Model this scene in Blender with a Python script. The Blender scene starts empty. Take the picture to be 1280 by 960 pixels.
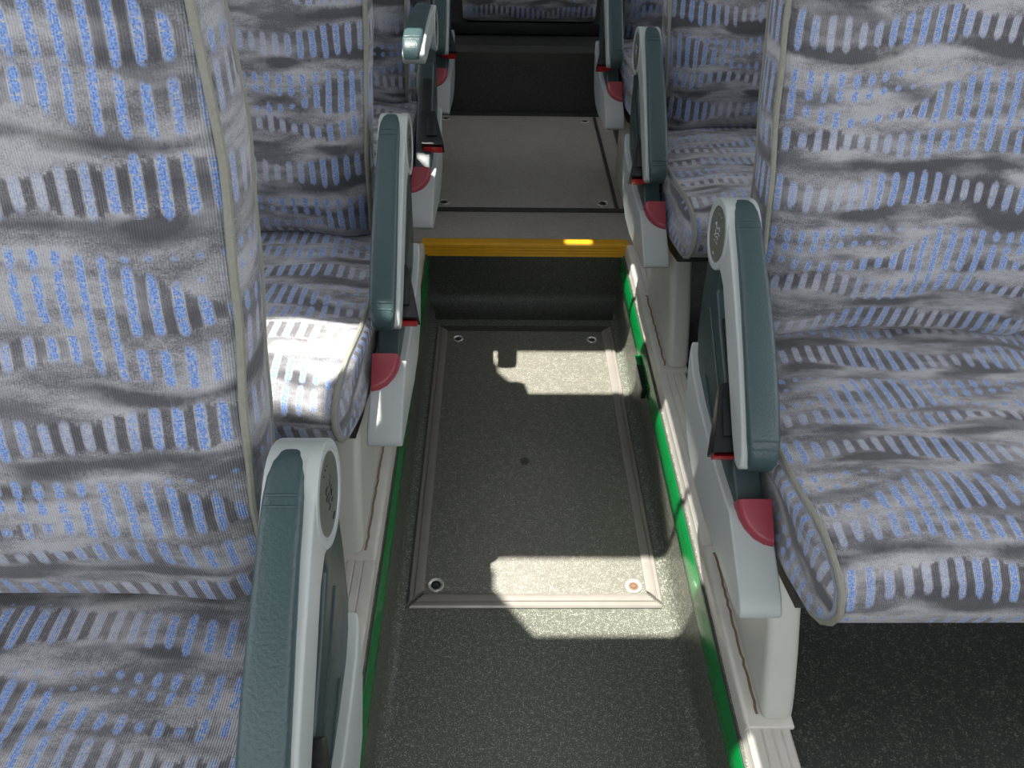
import bpy, bmesh, math, random
from mathutils import Vector, Matrix

random.seed(7)
scene = bpy.context.scene
COL = scene.collection

# ------------------------------------------------------------------ camera
F_PX = 961.0
yaw, pitch, roll = math.radians(1.3), math.radians(39.7), math.radians(1.09)
fw = Vector((math.sin(yaw)*math.cos(pitch), math.cos(yaw)*math.cos(pitch), -math.sin(pitch)))
rt = Vector((math.cos(yaw), -math.sin(yaw), 0.0))
up = rt.cross(fw)
r2 = rt*math.cos(roll) + up*math.sin(roll)
u2 = -rt*math.sin(roll) + up*math.cos(roll)
cam_d = bpy.data.cameras.new('camera')
cam = bpy.data.objects.new('camera', cam_d)
COL.objects.link(cam)
cam_d.sensor_fit = 'HORIZONTAL'
cam_d.sensor_width = 36.0
cam_d.lens = F_PX/1280*36.0
cam_d.clip_start = 0.02
M4 = Matrix((r2, u2, -fw)).transposed().to_4x4()
M4.translation = Vector((-0.07, 0.0, 1.22))
cam.matrix_world = M4
scene.camera = cam

# ------------------------------------------------------------------ world, sun, exposure
SKY = 3.0
SUN = 15.0
SX, SY = 0.24, 0.045           # travel of the sunlight per metre of fall
world = bpy.data.worlds.new('world')
scene.world = world
world.use_nodes = True
bg = world.node_tree.nodes['Background']
bg.inputs[0].default_value = (0.97, 0.98, 1.0, 1)
bg.inputs[1].default_value = SKY
sun_d = bpy.data.lights.new('sun', 'SUN')
sun_d.energy = SUN
sun_d.angle = math.radians(0.5)
sun_d.color = (1.0, 0.95, 0.86)
sun = bpy.data.objects.new('sun', sun_d)
COL.objects.link(sun)
sun.rotation_euler = Vector((SX, SY, -1.0)).to_track_quat('-Z', 'Y').to_euler()
sun.location = (-1.0, 0.0, 4.0)
scene.view_settings.view_transform = 'Standard'
scene.view_settings.look = 'None'
scene.view_settings.gamma = 1.0
scene.view_settings.use_curve_mapping = False
scene.view_settings.exposure = 0.0

# ------------------------------------------------------------------ node helpers
def srgb(r, g, b):
    def f(c):
        c /= 255.0
        return c/12.92 if c <= 0.04045 else ((c+0.055)/1.055)**2.4
    return (f(r), f(g), f(b), 1.0)

class X:
    """a socket (or number) with arithmetic that builds math nodes"""
    nt = None
    def __init__(self, s): self.s = s
    @staticmethod
    def m(op, *a, clamp=False):
        n = X.nt.nodes.new('ShaderNodeMath'); n.operation = op; n.use_clamp = clamp
        for i, v in enumerate(a):
            if isinstance(v, X): X.nt.links.new(v.s, n.inputs[i])
            else: n.inputs[i].default_value = v
        return X(n.outputs[0])
    def __add__(s, o): return X.m('ADD', s, o)
    __radd__ = __add__
    def __sub__(s, o): return X.m('SUBTRACT', s, o)
    def __rsub__(s, o): return X.m('SUBTRACT', o, s)
    def __mul__(s, o): return X.m('MULTIPLY', s, o)
    __rmul__ = __mul__
    def __truediv__(s, o): return X.m('DIVIDE', s, o)
def fract(a): return X.m('FRACT', a)
def floor_(a): return X.m('FLOOR', a)
def absx(a): return X.m('ABSOLUTE', a)
def sinx(a): return X.m('SINE', a)
def clampx(a): return X.m('ADD', a, 0.0, clamp=True)
def step_lt(a, edge, soft):      # 1 where a < edge
    return clampx((edge - a)/soft + 0.5)
def maxx(a, b): return X.m('MAXIMUM', a, b)
def comb(x, y, z=0.0):
    n = X.nt.nodes.new('ShaderNodeCombineXYZ')
    for i, v in enumerate((x, y, z)):
        if isinstance(v, X): X.nt.links.new(v.s, n.inputs[i])
        else: n.inputs[i].default_value = v
    return n.outputs[0]
def noise(vec, scale, detail=2.0, rough=0.5):
    n = X.nt.nodes.new('ShaderNodeTexNoise')
    X.nt.links.new(vec, n.inputs['Vector'])
    n.inputs['Scale'].default_value = scale
    n.inputs['Detail'].default_value = detail
    n.inputs['Roughness'].default_value = rough
    return X(n.outputs['Fac'])
def mixc(f, a, b):
    n = X.nt.nodes.new('ShaderNodeMix'); n.data_type = 'RGBA'
    if isinstance(f, X): X.nt.links.new(f.s, n.inputs[0])
    else: n.inputs[0].default_value = f
    for v, k in ((a, 6), (b, 7)):
        if isinstance(v, tuple): n.inputs[k].default_value = v
        else: X.nt.links.new(v, n.inputs[k])
    return n.outputs[2]
def new_mat(name):
    m = bpy.data.materials.new(name); m.use_nodes = True
    X.nt = m.node_tree
    b = m.node_tree.nodes['Principled BSDF']
    return m, b
def link(a, b): X.nt.links.new(a, b)
def objcoord():
    n = X.nt.nodes.new('ShaderNodeNewGeometry')
    return n.outputs['Position']
def bump(height, strength, dist):
    n = X.nt.nodes.new('ShaderNodeBump')
    n.inputs['Strength'].default_value = strength
    n.inputs['Distance'].default_value = dist
    link(height.s, n.inputs['Height'])
    return n.outputs[0]

def plastic(name, col, rough=0.45, var=0.10, scale=25.0, grain=0.0, grain_scale=700.0, metallic=0.0, spec=0.5):
    m, b = new_mat(name)
    p = objcoord()
    n = noise(p, scale, 4.0, 0.6)
    dark = tuple(c*(1-var*2.0) for c in col[:3]) + (1,)
    lite = tuple(min(1, c*(1+var)) for c in col[:3]) + (1,)
    link(mixc(n, dark, lite), b.inputs['Base Color'])
    r = noise(p, scale*2.3, 3.0)
    link((r*0.18 + (rough-0.09)).s, b.inputs['Roughness'])
    b.inputs['Metallic'].default_value = metallic
    b.inputs['Specular IOR Level'].default_value = spec
    if grain:
        g = noise(p, grain_scale, 2.0)
        link(bump(g, grain, 0.0012), b.inputs['Normal'])
    return m

def fabric_mat():
    m, b = new_mat('moquette_fabric')
    uvn = X.nt.nodes.new('ShaderNodeUVMap'); uvn.uv_map = 'UVMap'
    sep = X.nt.nodes.new('ShaderNodeSeparateXYZ'); link(uvn.outputs[0], sep.inputs[0])
    u0, v0 = X(sep.outputs[0]), X(sep.outputs[1])
    q = 0.0011
    u = floor_(u0/q)*q
    v = floor_(v0/q)*q
    uv = comb(u, v)
    n1 = noise(uv, 9.0, 1.0)                      # broad warp of the weave design
    nf = noise(uv, 420.0, 1.0)                    # ragged edge of every figure
    ne = (nf - 0.5)
    uw = u + (n1 - 0.5)*0.012
    T = 0.19
    TAU = 2*math.pi
    w1 = sinx(uw*(TAU/0.31))
    w2 = sinx(uw*(TAU/0.19) + 1.1)
    w3 = sinx(uw*(TAU/0.31) + 2.2)
    t = fract(0.37 - v/T + (n1-0.5)*0.10)
    def dist(c): return absx(fract(t - c + 0.5) - 0.5)
    pitch_ = 0.0182
    fx = absx(fract(uw/pitch_) - 0.5)             # 0 middle of a light dash, 0.5 middle of a gap
    wn = X.nt.nodes.new('ShaderNodeTexWhiteNoise'); wn.noise_dimensions = '2D'
    link(comb(floor_(uw/pitch_), floor_(0.37 - v/T)), wn.inputs['Vector'])
    jit = X(wn.outputs['Value']) - 0.5            # each dash a little different
    n2 = noise(uv, 150.0, 1.5, 0.7) - 0.5         # ragged figure outlines
    n3 = noise(uv, 640.0, 0.0) - 0.5              # single tufts
    rg = n2*0.55 + n3*0.35
    ff = fx + rg*0.30
    # vertical extents of the rows (in fractions of the repeat)
    jr = jit*0.035 + rg*0.10
    rA = dist(0.14 + w1*0.035) + jr
    rC = dist(0.60 - w3*0.06) + jr
    rD = dist(0.80 + w2*0.03) + jr
    rB = dist(0.40 + w1*0.03) + rg*0.06
    rB2 = dist(0.485 + w1*0.03) + rg*0.06
    fq = fx*fx*0.30                               # rounded dash ends
    mA = step_lt(rA + fq, w2*0.018 + 0.095, 0.02)
    mC = step_lt(rC + fq, clampx(w3*0.10 + 0.02) + 0.035, 0.02)
    mD = step_lt(rD + fq, w1*(-0.022) + 0.072, 0.02)
    mB = maxx(step_lt(rB + fq, w1*0.02 + 0.026, 0.02), step_lt(rB2 + fq, w1*0.016 + 0.020, 0.02))
    # base tone
    stretch = comb(u*0.30, v)
    ns = noise(stretch, 30.0, 3.0, 0.65)
    base = mixc(clampx((ns-0.5)*4.0 + n3*1.1 + n2*0.5 + 0.5), srgb(96,97,102), srgb(162,163,168))
    nl = noise(comb(u*0.45, v, 8.1), 15.0, 2.0, 0.6)
    base = mixc(clampx((nl + rg*0.25 - 0.54)*6.0)*0.55, base, srgb(182,181,182))
    # smears: dark wedges under the rows
    nsm = noise(comb(u*0.38, v*1.0, 3.7), 24.0, 1.5, 0.5)
    band = maxx(step_lt(dist(0.27+w1*0.03), 0.05, 0.08), step_lt(dist(0.945+w2*0.02), 0.035, 0.08))
    smear = clampx((nsm*1.0 + band*0.17 + rg*0.24 - 0.60)*8.0)
    col = mixc(smear*0.92, base, srgb(70,70,75))
    # dark dashes between the light ones
    dk = step_lt(0.5 - fx + rg*0.22, 0.235, 0.06)
    dA = step_lt(rA, w2*0.018 + 0.090, 0.02); dC = step_lt(rC, clampx(w3*0.10+0.02)+0.03, 0.02); dD = step_lt(rD, w1*(-0.022)+0.068, 0.02)
    dkm = dk*maxx(dA*clampx(w3*0.7+0.72), maxx(dC*clampx(w2*0.8+0.15), dD*clampx(w1*0.6 + 0.35)))
    col = mixc(dkm*clampx(n3*1.2+0.85)*0.92, col, srgb(70,70,76))
    # light dash with a blue heart
    ln = noise(uv, 330.0, 1.0)
    halo = step_lt(ff - jit*0.05, 0.235, 0.10)
    anyrow = maxx(maxx(mA, mC), maxx(mD, mB))
    tuft = clampx(rg*2.2 + 0.72)
    col = mixc(halo*anyrow*tuft*0.85, col, srgb(184,184,188))
    blu_w = maxx(maxx(mA*clampx(w2*0.45+0.72), mC), maxx(mD*clampx(w3*0.5+0.75), mB))
    core = step_lt(ff - jit*0.05, 0.188, 0.08)*blu_w*step_lt(1.0-ln, 0.61, 0.12)
    bl = mixc(clampx(n3*3.0+0.5), srgb(86,117,178), srgb(130,162,216))
    col = mixc(core*0.95, col, bl)
    link(col, b.inputs['Base Color'])
    b.inputs['Roughness'].default_value = 0.95
    b.inputs['Specular IOR Level'].default_value = 0.15
    b.inputs['Sheen Weight'].default_value = 0.25
    b.inputs['Sheen Roughness'].default_value = 0.5
    rib = sinx(u0*(TAU/0.0021) + (nf)*2.0)
    h = rib*0.35 + nf*1.1 + halo*anyrow*1.0 + dkm*(-0.6)
    link(bump(h, 0.55, 0.0012), b.inputs['Normal'])
    return m

def vinyl_mat(name, base, light, amount=0.62, rough=0.42, stain=None, wear=0.0):
    m, b = new_mat(name)
    p = objcoord()
    sp = noise(p, 430.0, 1.5, 0.6)
    sp2 = noise(p, 130.0, 1.0)
    f = clampx((sp*0.75 + sp2*0.25 - amount + 0.08)*9.0)
    big = noise(p, 3.2, 3.0)
    c0 = mixc(big, tuple(c*0.86 for c in base[:3])+(1,), tuple(c*1.14 for c in base[:3])+(1,))
    col = mixc(f*0.62, c0, light)
    if wear:
        wn = noise(p, 7.0, 5.0, 0.7)
        col = mixc(clampx((wn-0.45)*2.5)*wear, col, srgb(122,114,108))
    if stain:
        sep = X.nt.nodes.new('ShaderNodeSeparateXYZ'); link(p, sep.inputs[0])
        wob = (noise(p, 60.0, 2.0) - 0.5)*0.6
        for (sx, sy, rx, ry) in stain:
            dx = (X(sep.outputs[0]) - sx)/rx; dy = (X(sep.outputs[1]) - sy)/ry
            d = X.m('SQRT', dx*dx + dy*dy) + wob
            col = mixc(step_lt(d, 1.0, 0.4)*0.75, col, srgb(38,38,36))
    link(col, b.inputs['Base Color'])
    link((noise(p, 14.0, 3.0)*0.2 + (rough-0.1)).s, b.inputs['Roughness'])
    link(bump(sp*0.6 + sp2*0.4, 0.22, 0.001), b.inputs['Normal'])
    return m

FABRIC = fabric_mat()
PIPING = plastic('piping_cord', srgb(130,131,121), 0.7, 0.12, 180.0, grain=0.5, grain_scale=900)
TEAL = plastic('teal_plastic', srgb(46,61,64), 0.42, 0.07, 20.0, grain=0.12, grain_scale=600)
PAD = plastic('teal_leathergrain', srgb(50,71,74), 0.42, 0.06, 14.0, grain=0.55, grain_scale=330)
GREY = plastic('pale_grey_plastic', srgb(164,171,171), 0.42, 0.05, 12.0, grain=0.10, grain_scale=800)
PALE = plastic('pedestal_grey', srgb(190,191,184), 0.38, 0.07, 16.0)
RAILM = plastic('rail_grey', srgb(204,202,195), 0.40, 0.10, 30.0)
DISC = plastic('hub_cap', srgb(92,98,92), 0.36, 0.08, 40.0, grain=0.15)
RED = plastic('red_plastic', srgb(140,54,66), 0.40, 0.06, 40.0)
REDB = plastic('red_button', srgb(176,22,28), 0.35, 0.05, 40.0)
BLACK = plastic('black_plastic', srgb(24,26,29), 0.35, 0.08, 40.0, grain=0.2)
CHROME = plastic('lock_metal', srgb(222,220,214), 0.25, 0.08, 60.0, metallic=0.5)
RUST = plastic('rusty_metal', srgb(122,96,76), 0.8, 0.3, 260.0, metallic=0.2)
ALU = plastic('aluminium_trim', srgb(150,146,140), 0.40, 0.10, 22.0, metallic=0.45)
DARKTRIM = plastic('dark_trim', srgb(56,56,54), 0.45, 0.10, 22.0)
YELLOW = plastic('yellow_nosing', srgb(214,160,26), 0.45, 0.08, 30.0)
GREEN = plastic('green_diffuser', srgb(3,128,60), 0.22, 0.10, 20.0)
DIRT = plastic('dirt', srgb(138,118,96), 0.95, 0.3, 200.0)
WALL = plastic('wall_panel', srgb(150,150,148), 0.8, 0.04, 6.0)
CEIL = plastic('ceiling_panel', srgb(168,168,166), 0.85, 0.04, 6.0)
BLACKBOX = plastic('black_panel', srgb(16,16,17), 0.55, 0.10, 20.0)
SEATBACK = plastic('seat_shell', srgb(90,94,98), 0.55, 0.06, 20.0)
VINYL = vinyl_mat('vinyl_aisle', srgb(78,81,74), srgb(168,170,156), 0.60, 0.40)
VINYL_H = vinyl_mat('vinyl_hatch', srgb(98,98,91), srgb(172,172,158), 0.60, 0.42,
                    stain=[(-0.012, 1.197, 0.011, 0.012)], wear=0.35)
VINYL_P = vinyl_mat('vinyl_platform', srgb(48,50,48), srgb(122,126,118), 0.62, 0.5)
VINYL_R = vinyl_mat('vinyl_rear', srgb(156,153,146), srgb(196,194,184), 0.62, 0.40, wear=0.3)
VINYL_D = vinyl_mat('vinyl_riser', srgb(44,46,44), srgb(92,96,90), 0.60, 0.5)

# ------------------------------------------------------------------ mesh helpers
def world_off(parent):
    o = Vector((0, 0, 0))
    while parent is not None:
        o += parent.location; parent = parent.parent
    return o

def mk(name, verts, faces, mat, parent=None, uvs=None, smooth=True, bevel=0.0, segs=2, auto=40):
    """one mesh object from world-space vertices"""
    off = world_off(parent)
    me = bpy.data.meshes.new(name)
    me.from_pydata([tuple(Vector(v) - off) for v in verts], [], faces)
    if uvs is not None:
        l = me.uv_layers.new(name='UVMap')
        for i, lp in enumerate(me.loops):
            l.data[i].uv = uvs[lp.vertex_index] if not callable(uvs) else uvs(i, lp)
    bm = bmesh.new(); bm.from_mesh(me)
    bmesh.ops.recalc_face_normals(bm, faces=bm.faces)
    if bevel > 0:
        es = [e for e in bm.edges if len(e.link_faces) == 2 and e.calc_face_angle(0) > math.radians(auto)]
        bmesh.ops.bevel(bm, geom=es, offset=bevel, segments=segs, profile=0.6, affect='EDGES', clamp_overlap=True)
    bm.to_mesh(me); bm.free()
    if smooth:
        for p in me.polygons: p.use_smooth = True
        try: me.set_sharp_from_angle(angle=math.radians(auto))
        except Exception: pass
    me.materials.append(mat)
    o = bpy.data.objects.new(name, me)
    COL.objects.link(o)
    if parent is not None: o.parent = parent
    return o

def empty(name, loc):
    o = bpy.data.objects.new(name, None)
    o.empty_display_size = 0.05
    COL.objects.link(o)
    o.location = loc
    return o

def tag(o, label=None, cat=None, group=None, kind=None):
    if label: o['label'] = label
    if cat: o['category'] = cat
    if group: o['group'] = group
    if kind: o['kind'] = kind
    return o

def box(name, x0, x1, y0, y1, z0, z1, mat, parent=None, bevel=0.0, segs=2):
    v = [(x, y, z) for x in (x0, x1) for y in (y0, y1) for z in (z0, z1)]
    f = [(0,1,3,2), (4,6,7,5), (0,4,5,1), (2,3,7,6), (0,2,6,4), (1,5,7,3)]
    return mk(name, v, f, mat, parent, bevel=bevel, segs=segs)

def prism(name, prof, axis, a0, a1, mat, parent=None, bevel=0.0, segs=2, auto=40, place=None):
    """closed profile (list of 2-tuples) extruded along an axis: 'x' -> (y,z), 'y' -> (x,z)"""
    n = len(prof)
    def pt(p, a):
        return (a, p[0], p[1]) if axis == 'x' else (p[0], a, p[1])
    v = [pt(p, a0) for p in prof] + [pt(p, a1) for p in prof]
    f = [tuple(range(n)), tuple(range(2*n-1, n-1, -1))]
    f += [(i, (i+1) % n, n+(i+1) % n, n+i) for i in range(n)]
    return mk(name, v, f, mat, parent, bevel=bevel, segs=segs, auto=auto)

def tube(name, pts, r, mat, parent=None, sides=8, caps=True):
    pts = [Vector(p) for p in pts]
    v, f = [], []
    prev = None
    for i, p in enumerate(pts):
        a = pts[max(0, i-1)]; b = pts[min(len(pts)-1, i+1)]
        t = (b-a).normalized()
        if prev is None:
            prev = t.orthogonal().normalized()
        prev = (prev - t*prev.dot(t)).normalized()
        bi = t.cross(prev)
        for k in range(sides):
            an = 2*math.pi*k/sides
            v.append(p + (prev*math.cos(an) + bi*math.sin(an))*r)
    for i in range(len(pts)-1):
        for k in range(sides):
            f.append((i*sides+k, i*sides+(k+1) % sides, (i+1)*sides+(k+1) % sides, (i+1)*sides+k))
    if caps:
        f.append(tuple(range(sides))); f.append(tuple(range((len(pts)-1)*sides, len(pts)*sides)))
    return mk(name, v, f, mat, parent)

def lathe(name, c, prof, axis, mat, parent=None, seg=24):
    """profile of (radius, height) turned about 'z' or 'x' through c"""
    v, f = [], []
    for r, h in prof:
        for k in range(seg):
            a = 2*math.pi*k/seg
            if axis == 'z': v.append((c[0]+r*math.cos(a), c[1]+r*math.sin(a), c[2]+h))
            else: v.append((c[0]+h, c[1]+r*math.cos(a), c[2]+r*math.sin(a)))
    n = len(prof)
    for i in range(n-1):
        for k in range(seg):
            f.append((i*seg+k, i*seg+(k+1) % seg, (i+1)*seg+(k+1) % seg, (i+1)*seg+k))
    f.append(tuple(range(seg))); f.append(tuple(range((n-1)*seg, n*seg)))
    return mk(name, v, f, mat, parent, auto=35)

def interp(tab, x):
    if x <= tab[0][0]: return tab[0][1]
    for (a, fa), (b, fb) in zip(tab, tab[1:]):
        if x <= b:
            k = (x-a)/(b-a); k = k*k*(3-2*k)*0.5 + k*0.5
            return fa + (fb-fa)*k
    return tab[-1][1]
def sstep(a, b, x):
    k = max(0.0, min(1.0, (x-a)/(b-a))); return k*k*(3-2*k)

# ------------------------------------------------------------------ the setting
PZ = 0.19            # platform height above the sunken aisle floor
RX = 0.272           # inner edge of the rails
Y_STEP = 1.818       # riser up to the rear aisle
Y_REAR = 2.79        # riser up to the rear bench
FRONT = -1.4

def sweep_y(name, prof, ys, mat, parent=None):
    v, f = [], []
    n = len(prof)
    for y in ys: v += [(p[0], y, p[1]) for p in prof]
    for i in range(len(ys)-1):
        for k in range(n-1): f.append((i*n+k, i*n+k+1, (i+1)*n+k+1, (i+1)*n+k))
    return mk(name, v, f, mat, parent, auto=60)

half = [(0.2375, 0.0), (0.246, 0.002), (0.2535, 0.009), (0.258, 0.020), (0.2605, 0.040), (0.263, 0.075), (0.2655, 0.112), (0.2655, 0.169), (0.300, 0.1695)]
aisle_prof = [(-x, z) for x, z in reversed(half)] + [(0, 0)] + half
fl = sweep_y('floor', aisle_prof, [FRONT, 0.4, 1.0, 1.5, Y_STEP], VINYL)
tag(fl, 'dark speckled vinyl floor of the sunken aisle, coved up its sides', kind='structure')
# step riser with a coved foot
rp = [(1.745, 0.0015), (1.770, 0.003), (1.792, 0.012), (1.806, 0.028), (1.812, 0.050), (1.816, 0.11), (1.818, 0.172)]
v = [(x, y, z) for x in (-0.2675, 0.2675) for y, z in rp]
n = len(rp)
o = mk('wall_step_riser', v, [(i, i+1, n+i+1, n+i) for i in range(n-1)], VINYL_D, auto=70)
tag(o, 'dark vinyl riser under the yellow step nosing', kind='structure')

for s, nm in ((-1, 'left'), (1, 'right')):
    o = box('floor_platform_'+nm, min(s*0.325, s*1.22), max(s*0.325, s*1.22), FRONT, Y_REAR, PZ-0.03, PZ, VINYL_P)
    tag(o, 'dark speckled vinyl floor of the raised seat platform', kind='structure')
o = box('floor_rear_aisle', -0.325, 0.325, Y_STEP+0.004, Y_REAR, PZ-0.03, PZ, VINYL_R)
tag(o, 'worn grey vinyl floor of the raised rear aisle', kind='structure')
o = box('floor_rear_step', -1.22, 1.22, Y_REAR, 4.2, 0.36, 0.40, VINYL_D)
tag(o, 'dark vinyl top of the rear step', kind='structure')
o = box('wall_rear_riser', -1.22, 1.22, Y_REAR-0.004, Y_REAR+0.02, PZ-0.02, 0.385, VINYL_D)
tag(o, 'dark speckled riser below the rear bench', kind='structure')
prism('trim_1', [(Y_REAR-0.006, 0.372), (Y_REAR-0.006, 0.401), (Y_REAR, 0.404), (Y_REAR+0.05, 0.404), (Y_REAR+0.054, 0.407), (Y_REAR+0.058, 0.404),
                 (Y_REAR+0.12, 0.404), (Y_REAR+0.12, 0.396), (Y_REAR, 0.396), (Y_REAR, 0.372)], 'x', -1.2, 1.2, DARKTRIM)
tag(bpy.data.objects['trim_1'], 'dark metal edge strip of the rear step', kind='structure')
box('trim_2', -0.32, 0.32, Y_REAR-0.034, Y_REAR-0.006, PZ, PZ+0.006, DARKTRIM, bevel=0.002)
tag(bpy.data.objects['trim_2'], 'dark strip at the foot of the rear riser', kind='structure')

# ribbed rails along the platform edges
def rail(side, idx):
    x0 = RX
    top = PZ + 0.010
    prof = [(x0-0.004, PZ-0.022), (x0-0.0035, top-0.006), (x0-0.001, top-0.001), (x0+0.004, top)]
    for gx in (0.014, 0.028, 0.041):
        prof += [(x0+gx, top), (x0+gx+0.0012, top-0.002), (x0+gx+0.0026, top-0.002), (x0+gx+0.0038, top)]
    prof += [(x0+0.053, top), (x0+0.056, top-0.003), (x0+0.056, PZ-0.022)]
    prof = [(side*x, z) for x, z in prof]
    o = prism('trim_%d' % idx, prof, 'y', FRONT, Y_STEP-0.006, RAILM, auto=25)
    tag(o, 'pale grey ribbed metal rail capping the platform edge', kind='structure')
    return o
rail(-1, 3); rail(1, 4)

# green light strips under the rails
def light_strip(side, label, segs):
    t = empty('light_strip', (side*0.268, 0.2, 0.10))
    for (a, b_) in segs:
        prof = [(0.2660, 0.166), (0.2625, 0.164), (0.2600, 0.150), (0.2592, 0.128), (0.2592, 0.110), (0.2612, 0.104), (0.2650, 0.102)]
        prism('diffuser', [(side*x, z) for x, z in prof], 'y', a, b_, GREEN, t, auto=50)
        prism('upper_lip', [(side*x, z) for x, z in [(0.2655, 0.1680), (0.2632, 0.1675), (0.2628, 0.1645), (0.2655, 0.1645)]], 'y', a, b_, DARKTRIM, t)
    tag(t, label, 'light strip')
    return t
light_strip(-1, 'green light strip in shade below the rail, on the side of the raised armrest', [(FRONT, Y_STEP-0.009)])
ls = light_strip(1, 'bright green sunlit light strip below the rail, with a black end plug', [(FRONT, Y_STEP-0.009)])
box('end_plug', 0.2475, 0.2595, 1.30, 1.39, 0.098, 0.128, BLACK, ls, bevel=0.003)
box('plug_sleeve', 0.249, 0.2595, 1.385, 1.425, 0.102, 0.128, GREEN, ls, bevel=0.003)

# yellow step nosing with ribs
def nosing():
    y0, zt = Y_STEP-0.010, PZ+0.011
    prof = [(y0+0.034, PZ-0.002), (y0+0.036, zt-0.003), (y0+0.030, zt)]
    prof += [(y0+0.004, zt), (y0, zt-0.003)]
    for k in range(3):
        z = zt-0.0085-0.0085*k
        prof += [(y0, z), (y0+0.002, z-0.001), (y0+0.002, z-0.0025), (y0, z-0.0035)]
    prof += [(y0, zt-0.037), (y0+0.006, zt-0.039), (y0+0.006, PZ-0.002)]
    o = prism('step_nosing', prof, 'x', -0.2755, 0.2755, YELLOW, auto=30)
    tag(o, 'yellow ribbed step edge strip across the aisle', 'step edge')
nosing()

# hatches
def lock(parent, x, y, z, r=0.0155, core=BLACK):
    l = lathe('lock', (x, y, z), [(r, 0.0), (r, 0.0022), (r*0.90, 0.0034), (r*0.72, 0.0026), (r*0.60, 0.0012), (r*0.58, 0.0)], 'z', CHROME, parent, 22)
    c = lathe('lock_core', (x, y, z), [(r*0.60, 0.0), (r*0.60, 0.0014), (r*0.40, 0.0018), (r*0.36, 0.0008), (r*0.2, 0.0008)], 'z', core, l, 16)
    c2 = lathe('lock_pin', (x, y, z), [(r*0.30, 0.0), (r*0.30, 0.0026), (r*0.2, 0.0030)], 'z', RUST if core is RUST else DARKTRIM, l, 12)
    return l

def frame_bar(parent, p0, p1, inward, z, w, h, mat):
    """mitred ribbed trim bar from p0 to p1 (outer corners)"""
    p0 = Vector(p0); p1 = Vector(p1); d = (p1-p0).normalized(); i = Vector(inward)
    cs = [(0.0, 0.0), (0.0, h*0.45), (0.10, h*0.8), (0.30, h*0.8), (0.34, h*0.62), (0.38, h*0.62), (0.42, h*0.95), (0.72, h), (0.93, h*0.8), (1.0, h*0.3), (1.0, 0.0)]
    v = []
    for p, sg in ((p0, 1), (p1, -1)):
        for a, b_ in cs:
            q = p + i*(a*w) + d*(sg*a*w)
            v.append((q.x, q.y, z+b_))
    n = len(cs)
    f = [(k, (k+1) % n, n+(k+1) % n, n+k) for k in range(n)] + [tuple(range(n)), tuple(range(2*n-1, n-1, -1))]
    return mk('frame_bar', v, f, mat, parent, auto=30)

t = empty('floor_hatch', (0, 1.26, 0))
hx, hy0, hy1 = 0.236, 0.822, 1.712
box('panel', -hx+0.027, hx-0.027, hy0+0.027, hy1-0.027, 0.0, 0.0045, VINYL_H, t, bevel=0.001)
gap = 0.0
frame_bar(t, (-hx+0.004, hy0, 0), (hx-0.004, hy0, 0), (0, 1, 0), 0.0, 0.030, 0.009, ALU)
frame_bar(t, (hx, hy0+0.008, 0), (hx, hy1, 0), (-1, 0, 0), 0.0, 0.030, 0.009, ALU)
frame_bar(t, (hx, hy1, 0), (-hx, hy1, 0), (0, -1, 0), 0.0, 0.030, 0.007, DARKTRIM)
frame_bar(t, (-hx, hy1, 0), (-hx, hy0+0.008, 0), (1, 0, 0), 0.0, 0.030, 0.009, ALU)
lock(t, -0.186, 0.871, 0.0045)
lock(t, 0.186, 0.868, 0.0045, core=RUST)
lock(t, -0.178, 1.650, 0.0045, 0.0135)
lock(t, 0.178, 1.648, 0.0045, 0.0135)
tag(t, 'dark floor hatch with metal frame and round locks in the sunken aisle', 'floor hatch')

t = empty('floor_hatch', (0, 2.38, PZ))
box('panel', -0.295, 0.262, 2.034, 2.735, PZ, PZ+0.004, VINYL_R, t, bevel=0.0015)
box('frame_bar', -0.320, 0.320, 2.012, 2.031, PZ, PZ+0.006, DARKTRIM, t, bevel=0.003)
box('frame_bar', 0.266, 0.276, 2.034, 2.745, PZ, PZ+0.004, DARKTRIM, t, bevel=0.0015)
box('frame_bar', -0.309, -0.299, 2.034, 2.745, PZ, PZ+0.004, DARKTRIM, t, bevel=0.0015)
for x, y in ((-0.232, 2.062), (0.232, 2.062), (-0.262, 2.715), (0.232, 2.700)):
    lock(t, x, y, PZ+0.004, 0.0175)
tag(t, 'worn grey floor hatch with round locks in the raised rear aisle', 'floor hatch')

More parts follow.
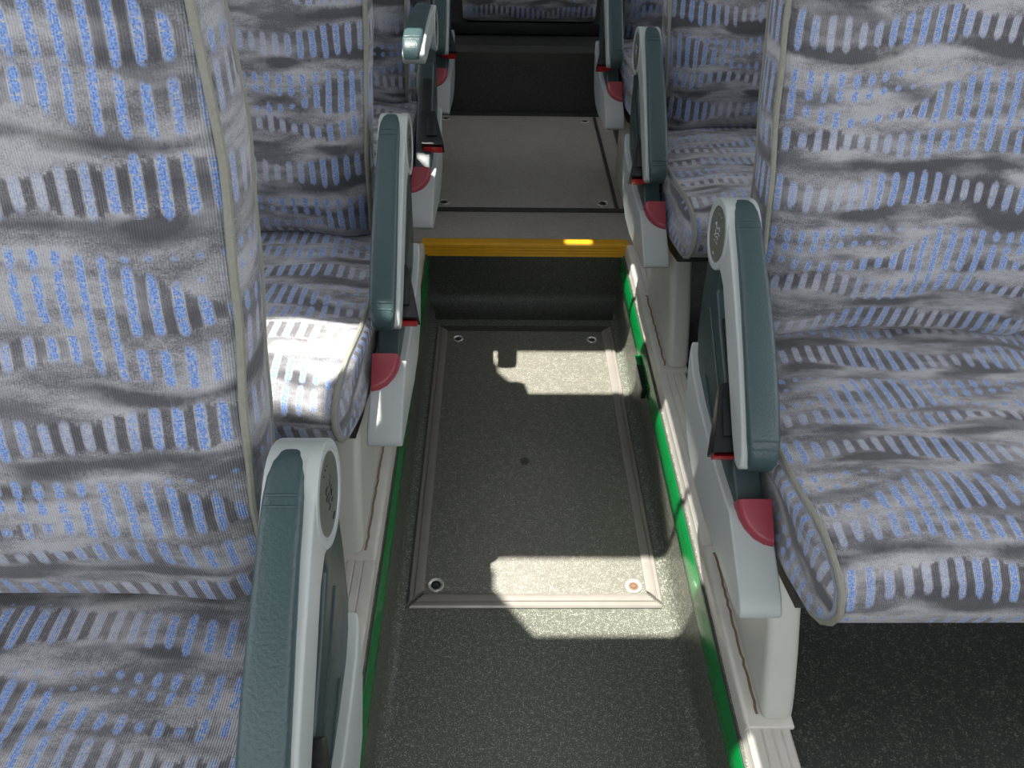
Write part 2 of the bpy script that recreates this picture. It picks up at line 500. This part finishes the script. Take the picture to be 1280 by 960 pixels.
# ------------------------------------------------------------------ bus shell (mostly out of frame; gives the light its shape)
CZ = 1.95
def shell():
    for s, nm in ((-1, 'left'), (1, 'right')):
        w = empty('wall_'+nm, (s*1.24, 1.0, PZ))
        tag(w, 'side wall of the coach with a row of windows', kind='structure')
        xs = sorted((s*1.22, s*1.27))
        box('lower_panel', xs[0], xs[1], FRONT, 4.2, 0.0, 0.86, WALL, w)
        box('upper_panel', xs[0], xs[1], FRONT, 4.2, 1.78, CZ+0.02, WALL, w)
        for y in (-1.4, 0.15, 1.75, 3.05):
            box('pillar', xs[0], xs[1], y, y+0.09, 0.86, 1.78, WALL, w)
        box('rear_panel', xs[0], xs[1], 3.14, 4.2, 0.86, 1.78, WALL, w)
    o = box('wall_front', -1.27, 1.27, FRONT-0.05, FRONT, 0.0, 0.95, WALL)
    tag(o, 'low front wall below the windscreen', kind='structure')
    o = box('wall_rear', -1.27, 1.27, 4.2, 4.25, 0.0, CZ+0.02, WALL)
    tag(o, 'rear wall of the coach', kind='structure')
    # ceiling; unglazed openings added out of view, shaped to cast the sun patches
    c = empty('ceiling', (0, 1.4, CZ))
    tag(c, 'pale coach ceiling with openings added to shape the sun patches', kind='structure')
    cu = bpy.data.curves.new('panel', 'CURVE'); cu.dimensions = '2D'; cu.fill_mode = 'BOTH'; cu.extrude = 0.008
    polys = [[(-1.27, FRONT), (1.27, FRONT), (1.27, 4.2), (-1.27, 4.2)]]
    polys += [[(x-SX*CZ, y-SY*CZ) for x, y in h] for h in SUN_PATCH_HOLES]      # sun-patch outlines traced back up to the ceiling
    for h in polys:
        sp = cu.splines.new('POLY'); sp.points.add(len(h)-1); sp.use_cyclic_u = True
        for p_, (x, y) in zip(sp.points, h): p_.co = (x, y-1.4, 0, 1)
    tmp = bpy.data.objects.new('panel_outline', cu)
    me = bpy.data.meshes.new_from_object(tmp)
    bpy.data.objects.remove(tmp)
    me.materials.clear(); me.materials.append(CEIL)
    o = bpy.data.objects.new('panel', me); COL.objects.link(o); o.parent = c; o.location = (0, 0, 0.008)
def rect(x0, x1, y0, y1): return [(x0, y0), (x1, y0), (x1, y1), (x0, y1)]
SUN_PATCH_HOLES = [[(-0.008, 0.766), (0.315, 0.766), (0.315, 0.933), (-0.097, 0.933), (-0.078, 0.899), (-0.079, 0.863)],  # floor outlines of the wanted sun patches, cut as added ceiling holes
               [(-0.010, 1.428), (0.315, 1.428), (0.315, 1.597), (-0.119, 1.597), (-0.073, 1.535), (-0.073, 1.510)],
               [(-0.42, 0.764), (-0.165, 0.764), (-0.155, 0.800), (-0.125, 0.830), (-0.125, 0.930), (-0.42, 0.930)], rect(0.284, 0.318, 0.20, 0.50), [(0.270, 0.95), (0.315, 0.95), (0.315, 1.19), (0.286, 1.19)], rect(0.280, 0.320, 1.615, 1.72), rect(0.152, 0.225, 1.823, 1.843)]
shell()

# ------------------------------------------------------------------ coach seats
ARM = math.radians(32.5)
def make_seat(side, py, label, arm_angle=ARM, recline=0.0, window_half=True, plate=True, group='coach seats along the aisle'):
    t = empty('coach_seat', (side*0.31, py-0.22, PZ))
    tag(t, label, 'coach seat', group)
    def W(x, dy, z): return (side*x, py+dy, z)          # x measured outwards from the aisle centre
    def ab(a, b_, ang):                                   # arm frame -> (dy, z)
        c, s = math.cos(ang), math.sin(ang)
        return (-a*c - b_*s, 0.74 - a*s + b_*c)

    # ---- seat back
    def back(xshift, mirror):
        yf = [(0.560, 0.020), (0.60, 0.006), (0.68, 0.000), (0.78, 0.016), (0.88, 0.048), (1.0, 0.083), (1.1, 0.110), (1.34, 0.185)]
        xa = [(0.57, 0.290), (0.68, 0.284), (0.80, 0.277), (0.90, 0.271), (1.0, 0.268), (1.1, 0.276), (1.22, 0.292), (1.30, 0.315), (1.345, 0.350)]
        th = [(0.57, 0.075), (0.75, 0.085), (1.0, 0.080), (1.34, 0.055)]
        zs = [0.562, 0.566, 0.572, 0.581] + [0.594+0.746*i/45 for i in range(46)] + [1.343, 1.345]
        cx = 0.497
        rows, uvrows = [], []
        pip, pip2 = [], []
        vv = 0.0; prevp = None
        for i, z in enumerate(zs):
            e = interp(xa, z); hw = cx - e
            y0 = interp(yf, z) + recline*(z-0.6)
            curl = 0.0
            if z < 0.594: curl = 0.028*((0.594-z)/0.032)**2
            if z > 1.30: curl = 0.022*((z-1.30)/0.045)**2
            d = interp(th, z) - curl
            if z < 0.58: d *= 0.8
            pts = []
            nF = 27
            for k in range(nF):
                xi = -1 + 2*k/(nF-1)                      # -1 aisle edge, +1 inner edge
                axi = abs(xi)
                y = y0 + curl + 0.010*math.cos(axi*math.pi) * (0.5 if z > 0.7 else 0.2)
                y += 0.016*sstep(0.80, 1.0, axi)
                y -= 0.012*math.exp(-((z-0.70)/0.10)**2)*math.cos(xi*1.4)
                zz = z - 0.012*sstep(0.40, 0.92, axi)*sstep(0.72, 0.60, z)
                pts.append((cx + xi*hw, y, zz))
            edge_in = pts[-1]; edge_a = pts[0]
            for k in range(1, 6):                         # inner side band
                q = k/5
                pts.append((edge_in[0] + 0.007*math.sin(math.pi*q) - 0.002*q, edge_in[1] + d*q, edge_in[2]))
            for k in range(1, 8):
                q = k/8
                pts.append((edge_in[0] + (edge_a[0]-edge_in[0])*q, edge_in[1] + d + 0.010*math.sin(math.pi*q), edge_in[2]))
            for k in range(0, 5):                         # aisle side band, back to front
                q = 1 - k/5
                pts.append((edge_a[0] - 0.007*math.sin(math.pi*q) + 0.002*q, edge_a[1] + d*q, edge_a[2]))
            rows.append(pts)
            pip.append((edge_a[0]-0.001, edge_a[1]-0.001, edge_a[2]))
            pip2.append((edge_a[0]+0.002, edge_a[1]+d, edge_a[2]))
            c0 = Vector(pts[nF//2])
            if prevp is not None: vv += (c0-prevp).length
            prevp = c0
            # u by arc length from the middle of the front
            m = len(pts); us = [0.0]*m
            for k in range(nF//2+1, m-5-4): us[k] = us[k-1] + (Vector(pts[k])-Vector(pts[k-1])).length
            for k in range(nF//2-1, -1, -1): us[k] = us[k+1] - (Vector(pts[k])-Vector(pts[k+1])).length
            last = us[0]; pl = Vector(pts[0])
            for k in range(m-1, m-10, -1):
                last -= (Vector(pts[k])-pl).length; pl = Vector(pts[k]); us[k] = last
            uvrows.append([(uu, vv) for uu in us])
        m = len(rows[0])
        v = [W(2*cx-p[0]+xshift if mirror else p[0]+xshift, p[1], p[2]) for r in rows for p in r]
        uv = [(q[0]+py*3.1, q[1]+py*1.7) for r in uvrows for q in r]
        f = []
        for i in range(len(rows)-1):
            for k in range(m): f.append((i*m+k, i*m+(k+1) % m, (i+1)*m+(k+1) % m, (i+1)*m+k))
        f.append(tuple(range(m))); f.append(tuple(range((len(rows)-1)*m, len(rows)*m)))
        ob = mk('backrest', v, f, FABRIC, t, uvs=uv, auto=75)
        fx_ = lambda p: W(2*cx-p[0]+xshift if mirror else p[0]+xshift, p[1], p[2])
        tube('piping', [fx_(p) for p in pip[3:-1]], 0.0037, PIPING, ob, 8)
        tube('piping', [fx_(p) for p in pip2[3:-1]], 0.0028, PIPING, ob, 6)
        tube('piping', [fx_((2*cx-p[0], p[1], p[2])) for p in pip[3:-1]], 0.0037, PIPING, ob, 8)
        return ob
    # ---- cushion
    def cushion(xshift, mirror):
        prof = [(0.070, 0.500), (0.072, 0.560), (0.060, 0.570), (0.03, 0.573), (-0.02, 0.574), (-0.07, 0.576), (-0.12, 0.579), (-0.17, 0.583), (-0.22, 0.588),
                (-0.27, 0.593), (-0.31, 0.596), (-0.345, 0.597), (-0.375, 0.594), (-0.400, 0.586), (-0.418, 0.572), (-0.427, 0.553), (-0.428, 0.532),
                (-0.422, 0.512), (-0.410, 0.496), (-0.392, 0.486), (-0.365, 0.481), (-0.30, 0.479), (-0.15, 0.478), (0.0, 0.480)]
        m = len(prof); cx = 0.497
        arc = [0.0]
        for a, b_ in zip(prof, prof[1:]): arc.append(arc[-1] + math.hypot(a[0]-b_[0], a[1]-b_[1]))
        def edge(p):
            return interp([(-0.43, 0.283), (-0.38, 0.277), (-0.28, 0.267), (-0.1, 0.264), (0.1, 0.264)], p[0])
        ns = 25
        v, uv, f = [], [], []
        for i in range(ns):
            xi = -1 + 2*i/(ns-1)
            for j, p in enumerate(prof):
                e = edge(p); x = cx + xi*(cx-e)
                drop = 0.013*sstep(0.55, 1.0, abs(xi)) if p[1] > 0.55 else 0.0
                dish = 0.006*math.cos(xi*math.pi/2)*sstep(0.05, -0.10, p[0])*sstep(-0.36, -0.2, p[0]) if p[1] > 0.575 else 0
                wr = 0.0018*math.sin(p[0]*75 + xi*6) * (1 if -0.3 < p[0] < 0.0 and p[1] > 0.57 else 0)
                v.append((x, p[0], p[1]-drop-dish+wr)); uv.append((x+py*2.3, -arc[j]+py*0.9))
        for i in range(ns-1):
            for k in range(m): f.append((i*m+k, i*m+(k+1) % m, (i+1)*m+(k+1) % m, (i+1)*m+k))
        pips = []
        for base, sg in ((0, -1), ((ns-1)*m, 1)):
            ring0 = [v[base+k] for k in range(m)]
            pips.append(ring0)
            cy = -0.20; cz = 0.532
            start = base
            for sc, out in ((0.97, 0.006), (0.86, 0.013), (0.6, 0.017), (0.2, 0.018)):
                st = len(v)
                for k, p in enumerate(ring0):
                    xx = p[0] + sg*out
                    if sg < 0: xx = max(xx, 0.2565 + 0.10*max(0, -p[1]-0.36))
                    v.append((xx, cy+(p[1]-cy)*sc, cz+(p[2]-cz)*(sc*0.9+0.1*sc)))
                    uv.append((v[-1][1]*1.0+py*1.3+sg, v[-1][2]+py*0.7))
                for k in range(m): f.append((start+k, start+(k+1) % m, st+(k+1) % m, st+k))
                start = st
            f.append(tuple(range(start, start+m)))
        vw = [W(2*cx-p[0]+xshift if mirror else p[0]+xshift, p[1], p[2]) for p in v]
        ob = mk('seat_cushion', vw, f, FABRIC, t, uvs=uv, auto=75)
        for r in pips:
            rr = [W(2*cx-p[0]+xshift if mirror else p[0]+xshift, p[1], p[2]) for p in r[2:]]
            tube('piping', rr, 0.0037, PIPING, ob, 8)
        return ob
    back(0.0, False); cushion(0.0, False)
    if window_half:
        back(0.472, True); cushion(0.472, True)
    # seat pan under both cushions
    pan = [(0.02, 0.445), (0.06, 0.478), (-0.36, 0.478), (-0.37, 0.462), (-0.30, 0.445)]
    prism('seat_pan', [(py+a, z) for a, z in pan], 'x', side*0.272, side*(1.18 if window_half else 0.70), BLACKBOX, t)

    # ---- teal side panel carrying the arm
    sp = [(-0.030, 0.775), (0.000, 0.785), (0.026, 0.772), (0.040, 0.745), (0.038, 0.690), (0.030, 0.630), (0.016, 0.575), (-0.004, 0.540), (-0.06, 0.505),
          (-0.16, 0.490), (-0.262, 0.492)]
    tl = [ab(a, b_, ARM) for a, b_ in ((0.345, -0.040), (0.28, -0.041), (0.20, -0.043), (0.12, -0.046), (0.06, -0.044))]
    sp += [(a, z) for a, z in tl]
    o = prism('side_panel', [(py+a, z) for a, z in sp], 'x', side*0.2165, side*0.2500, TEAL, t, bevel=0.004, segs=3, auto=50)
    # raised rim of the inner pocket
    rim = [ab(a, b_, ARM) for a, b_ in ((0.07, -0.075), (0.15, -0.072), (0.21, -0.070), (0.225, -0.085), (0.215, -0.110), (0.15, -0.125))]
    tube('pocket_rim', [W(0.2160, a, z) for a, z in rim], 0.0012, TEAL, o, 6)
    # ---- pale grey cover wrapping its lower front
    cv = [(0.004, 0.566), (-0.006, 0.550), (-0.03, 0.536), (-0.08, 0.526), (-0.15, 0.519), (-0.21, 0.516), (-0.256, 0.517), (-0.275, 0.520), (-0.30, 0.507),
          (-0.325, 0.495), (-0.348, 0.484), (-0.366, 0.474), (-0.377, 0.464), (-0.380, 0.456), (-0.372, 0.449), (-0.34, 0.444), (-0.28, 0.437), (-0.20, 0.424), (-0.12, 0.424), (-0.06, 0.445),
          (-0.024, 0.488), (-0.002, 0.535)]
    o = prism('side_cover', [(py+a, z) for a, z in cv], 'x', side*0.2060, side*0.2555, GREY, t, bevel=0.005, segs=3, auto=50)
    # ---- red release lever set into the cover
    a0 = 0.338
    ol = [(0.2535, a0), (0.2145, a0), (0.2140, a0+0.010), (0.2165, a0+0.022), (0.222, a0+0.034), (0.231, a0+0.045), (0.242, a0+0.052), (0.2535, a0+0.055)]
    v = []
    for b_, sc in ((-0.055, 1.0), (-0.026, 1.0), (-0.020, 0.90)):
        for x, a in ol:
            x2 = 0.2535 + (x-0.2535)*sc; a2 = a0 + (a-a0)*sc
            lift = -0.006*(a-a0)/0.055 if b_ > -0.05 else 0
            dy, z = ab(a2, b_+lift, ARM); v.append(W(x2, dy, z))
    n = len(ol); f = []
    for r in range(2):
        for k in range(n): f.append((r*n+k, r*n+(k+1) % n, (r+1)*n+(k+1) % n, (r+1)*n+k))
    f.append(tuple(range(n))); f.append(tuple(range(2*n, 3*n)))
    tag(mk('release_lever', v, f, RED, t, bevel=0.002, segs=2, auto=30), 'dark red release lever')

    # ---- armrest
    A = arm_angle
    hub = [( -0.0460*math.sin(k*math.pi/12) , 0.0460*math.cos(k*math.pi/12)) for k in range(0, 13)]   # rear half circle, top to bottom
    fr = [(a, b_) for a, b_ in hub]
    fr += [(0.018, -0.0420), (0.032, -0.0320), (0.042, -0.018), (0.050, -0.004), (0.075, 0.002), (0.13, -0.003), (0.20, -0.010), (0.26, -0.016), (0.295, -0.016), (0.306, -0.008), (0.307, 0.004)]
    fr += [(0.292, 0.016), (0.25, 0.026), (0.19, 0.036), (0.12, 0.042), (0.05, 0.045)]
    pr = [ab(a, b_, A) for a, b_ in fr]
    arm = prism('armrest', [(py+a, z) for a, z in pr], 'x', side*0.2105, side*0.2530, GREY, t, bevel=0.004, segs=3, auto=50)
    # ring round the hub, on the aisle side
    rv, rf = [], []
    seg = 32
    for r, x in ((0.0462, 0.2200), (0.0462, 0.2108), (0.0450, 0.2095), (0.0385, 0.2095), (0.0370, 0.2110), (0.0370, 0.2200)):
        for k in range(seg):
            an = 2*math.pi*k/seg
            rv.append(W(x, r*math.cos(an), 0.74+r*math.sin(an)))
    for i in range(5):
        for k in range(seg): rf.append((i*seg+k, i*seg+(k+1) % seg, (i+1)*seg+(k+1) % seg, (i+1)*seg+k))
    mk('hub_ring', rv, rf, GREY, arm, auto=35)
    # padded top
    path = [(-0.0350, 0.0240, 0.003), (-0.0330, 0.0300, 0.0095), (-0.0280, 0.0375, 0.0155), (-0.0190, 0.0445, 0.0205), (-0.006, 0.0495, 0.0240), (0.010, 0.0520, 0.0255), (0.030, 0.0535, 0.0262), (0.06, 0.0540, 0.0262), (0.10, 0.0540, 0.0275), (0.15, 0.0510, 0.0290),
            (0.20, 0.0455, 0.0300), (0.25, 0.0375, 0.0300), (0.28, 0.0310, 0.0295), (0.297, 0.0240, 0.0285), (0.306, 0.0150, 0.0270), (0.310, 0.004, 0.0260), (0.309, -0.006, 0.0245)]
    P2 = [Vector((a, b_)) for a, b_, w in path]
    v, f = [], []
    cs = []
    for k in range(13):
        an = math.pi*k/12
        c_, s_ = math.cos(an), math.sin(an)
        cs.append((math.copysign(abs(c_)**0.42, c_), abs(s_)**0.55))
    cs = [(1.0, -1.3)] + cs + [(-1.0, -1.3)]
    for i, (a, b_, w) in enumerate(path):
        tg = (P2[min(i+1, len(P2)-1)]-P2[max(i-1, 0)]).normalized()
        nr = Vector((-tg.y, tg.x))
        hgt = 0.0120
        for cxs, csn in cs:
            groove = -0.0012 if i in () else 0.0
            q = P2[i] + nr*(-hgt + hgt*csn + groove)
            dy, z = ab(q.x, q.y, A)
            v.append(W(0.2350 + cxs*w*0.635, dy, z))
    m = len(cs)
    for i in range(len(path)-1):
        for k in range(m): f.append((i*m+k, i*m+(k+1) % m, (i+1)*m+(k+1) % m, (i+1)*m+k))
    f.append(tuple(range(m))); f.append(tuple(range((len(path)-1)*m, len(path)*m)))
    pad = mk('arm_pad', v, f, PAD, arm, auto=48)
    # stitched ridges near both ends of the pad
    for a, w in ((0.010, 0.0185), (0.019, 0.020), (0.281, 0.022), (0.290, 0.022)):
        b_ = interp([(p[0], p[1]) for p in path], a) + 0.0003
        pts = [ab(a, b_ - 0.0004*abs(k-3), A) for k in range(7)]
        tube('stitch_ridge', [W(0.2350 + 0.66*w*(k-3)/3, pts[k][0], pts[k][1]) for k in range(7)], 0.0011, PAD, arm, 6)
    # hub cap with its emblem
    seg = 30
    dv, df = [], []
    prof = [(0.0366, 0.2150), (0.0366, 0.2112), (0.0358, 0.2104), (0.018, 0.2101), (0.002, 0.2100)]
    for r, x in prof:
        for k in range(seg):
            an = 2*math.pi*k/seg
            dv.append(W(x, r*math.cos(an), 0.74+r*math.sin(an)))
    for i in range(len(prof)-1):
        for k in range(seg): df.append((i*seg+k, i*seg+(k+1) % seg, (i+1)*seg+(k+1) % seg, (i+1)*seg+k))
    df.append(tuple(range((len(prof)-1)*seg, len(prof)*seg)))
    cap = mk('hub_cap', dv, df, DISC, t, auto=35)
    marks = [[(-0.006, 0.026), (-0.005, 0.0255)], [(0.0, 0.027), (0.001, 0.0268)], [(0.006, 0.026), (0.007, 0.0255)],
             [(-0.010, 0.009), (-0.006, 0.012), (-0.002, 0.010), (0.002, 0.006), (0.006, 0.008), (0.010, 0.012), (0.012, 0.008)],
             [(-0.012, 0.003), (-0.007, 0.005), (-0.002, 0.002), (0.003, -0.001), (0.009, 0.002)],
             [(-0.008, -0.004), (-0.004, -0.001), (0.0, -0.004)], [(0.003, -0.006), (0.007, -0.003), (0.011, -0.006)],
             [(-0.009, -0.010), (-0.003, -0.009)], [(0.001, -0.010), (0.006, -0.011)], [(-0.004, -0.027), (0.004, -0.027)]]
    for mk_ in marks:
        tube('emblem_mark', [W(0.2100, a, 0.74+b_) for a, b_ in mk_], 0.0007, GREY if side > 0 else BLACK, cap, 5)

    # ---- belt buckle standing between arm and side panel
    def bx(name, a0, a1, b0, b1, x0, x1, mat, par, taper=1.0, skew=0.0, bev=0.002):
        v = []
        for a, tp in ((a0, taper), (a1, 1.0)):
            xm = (x0+x1)/2 + (skew if a == a0 else 0); hwid = (x1-x0)/2*tp
            for x in (xm-hwid, xm+hwid):
                for b_ in (b0, b0+(b1-b0)*(0.6 if a == a0 else 1.0)):
                    dy, z = ab(a, b_, ARM); v.append(W(x, dy, z))
        f = [(0,1,3,2), (4,6,7,5), (0,4,5,1), (2,3,7,6), (0,2,6,4), (1,5,7,3)]
        return mk(name, v, f, mat, par, bevel=bev, segs=2)
    bk = bx('belt_buckle', 0.190, 0.282, -0.052, -0.020, 0.1880, 0.2360, BLACK, t, 0.66, 0.013)
    tag(bx('press_button', 0.280, 0.286, -0.047, -0.026, 0.1920, 0.2320, REDB, bk, 1.0, 0.0, 0.001), 'red press button')
    bx('buckle_plate', 0.215, 0.262, -0.021, -0.0185, 0.2020, 0.2250, BLACK, bk, 0.9, 0.002, 0.0006)
    bx('belt_stalk', 0.10, 0.20, -0.046, -0.036, 0.2210, 0.2400, BLACK, t, 1.0, 0.0, 0.001)

    # ---- pedestal and foot plate
    b0, b1 = -0.376, -0.082
    pz = 0.203 if plate else PZ
    pd = [(b0, pz), (b1, pz), (b1+0.01, 0.30), (b1+0.02, 0.452), (b0+0.140, 0.452), (b0+0.115, 0.40), (b0+0.085, 0.355), (b0+0.05, 0.30), (b0+0.02, 0.245)]
    prism('pedestal', [(py+a, z) for a, z in pd], 'x', side*0.2885, side*0.3340, PALE, t, bevel=0.014, segs=4, auto=45)
    if not plate: return t
    fp = [(0.2675, 0.166), (0.2672, 0.196), (0.2690, 0.2015), (0.2750, 0.2035), (0.3320, 0.2035), (0.3340, 0.2015), (0.3340, 0.195), (0.272, 0.195), (0.2705, 0.166)]
    pl = prism('foot_plate', [(side*x, z) for x, z in fp], 'y', py+b0-0.006, py+b1+0.006, RAILM, t, bevel=0.0012, segs=1, auto=35)
    # dirt gathered in the joint at the foot
    rr = random.Random(int(py*100))
    pts = [W(0.2862 + rr.uniform(-0.0012, 0.0012), b0+0.012+(b1-b0-0.02)*k/30, 0.2016) for k in range(31)]
    tube('dirt_line', pts, 0.0030, DIRT, pl, 5)
    return t

make_seat(-1, 0.4345, 'grey and blue patterned coach seat directly in front of the seat with the sunlit cushion')
make_seat(-1, 1.1605, 'patterned coach seat with a sunlit cushion front beside the framed floor hatch')
make_seat(-1, 1.800, 'patterned coach seat with its armrest swung up and belt buckle showing', arm_angle=math.radians(-6))
make_seat(-1, 2.440, 'patterned coach seat behind the seat with the raised armrest, next to the rear step', plate=False)
make_seat(1, 0.882, 'patterned coach seat with lowered armrest, its pedestal beside the rusty lock of the sunken hatch')
make_seat(1, 1.652, 'patterned coach seat with lowered armrest, its pedestal beside the yellow step edge')
make_seat(1, 2.345, 'patterned coach seat with lowered armrest next to the locks of the rear hatch', plate=False)

# the inner belt buckle that peeps out behind the armrest of the seat at the step
r2s = bpy.data.objects['coach_seat.005']
box('inner_buckle', 0.268, 0.282, 1.625, 1.650, 0.585, 0.640, RED, r2s, bevel=0.003)

# ------------------------------------------------------------------ rear bench, middle place
t = empty('rear_bench_seat', (0.03, 3.05, 0.404))
box('base', -0.30, 0.36, 2.99, 3.6, 0.404, 0.445, BLACKBOX, t, bevel=0.004)
prof = [(2.985, 0.452), (2.965, 0.470), (2.958, 0.50), (2.962, 0.54), (2.985, 0.565), (3.05, 0.575), (3.45, 0.565), (3.45, 0.447)]
n = len(prof); xs = [-0.205, -0.200, -0.185, -0.15, -0.08, 0.03, 0.14, 0.22, 0.255, 0.270, 0.275]
v, uv, f = [], [], []
arc = [0.0]
for a, b_ in zip(prof, prof[1:]): arc.append(arc[-1]+math.hypot(a[0]-b_[0], a[1]-b_[1]))
for i, x in enumerate(xs):
    e = min(i, len(xs)-1-i); k = (0.90, 0.955, 0.985, 1.0)[min(e, 3)]
    for j, p in enumerate(prof):
        v.append((x, 3.2+(p[0]-3.2)*k, 0.51+(p[1]-0.51)*k)); uv.append((x, arc[j]))
for i in range(len(xs)-1):
    for k in range(n): f.append((i*n+k, i*n+(k+1) % n, (i+1)*n+(k+1) % n, (i+1)*n+k))
f.append(tuple(range(n))); f.append(tuple(range((len(xs)-1)*n, len(xs)*n)))
mk('seat_cushion', v, f, FABRIC, t, uvs=uv, auto=60)
vb = [(x, y, z) for z, y in ((0.57, 3.42), (0.8, 3.46), (1.1, 3.55), (1.3, 3.62)) for x, y in ((-0.20, y), (0.03, y-0.02), (0.27, y), (0.27, y+0.1), (-0.20, y+0.1))]
fb = [(i*5+k, i*5+(k+1) % 5, (i+1)*5+(k+1) % 5, (i+1)*5+k) for i in range(3) for k in range(5)] + [tuple(range(5)), tuple(range(15, 20))]
mk('backrest', vb, fb, FABRIC, t, uvs=[(p[0], p[2]) for p in vb], bevel=0.01)
tag(t, 'dark patterned middle seat of the rear bench on its black base', 'bench seat')
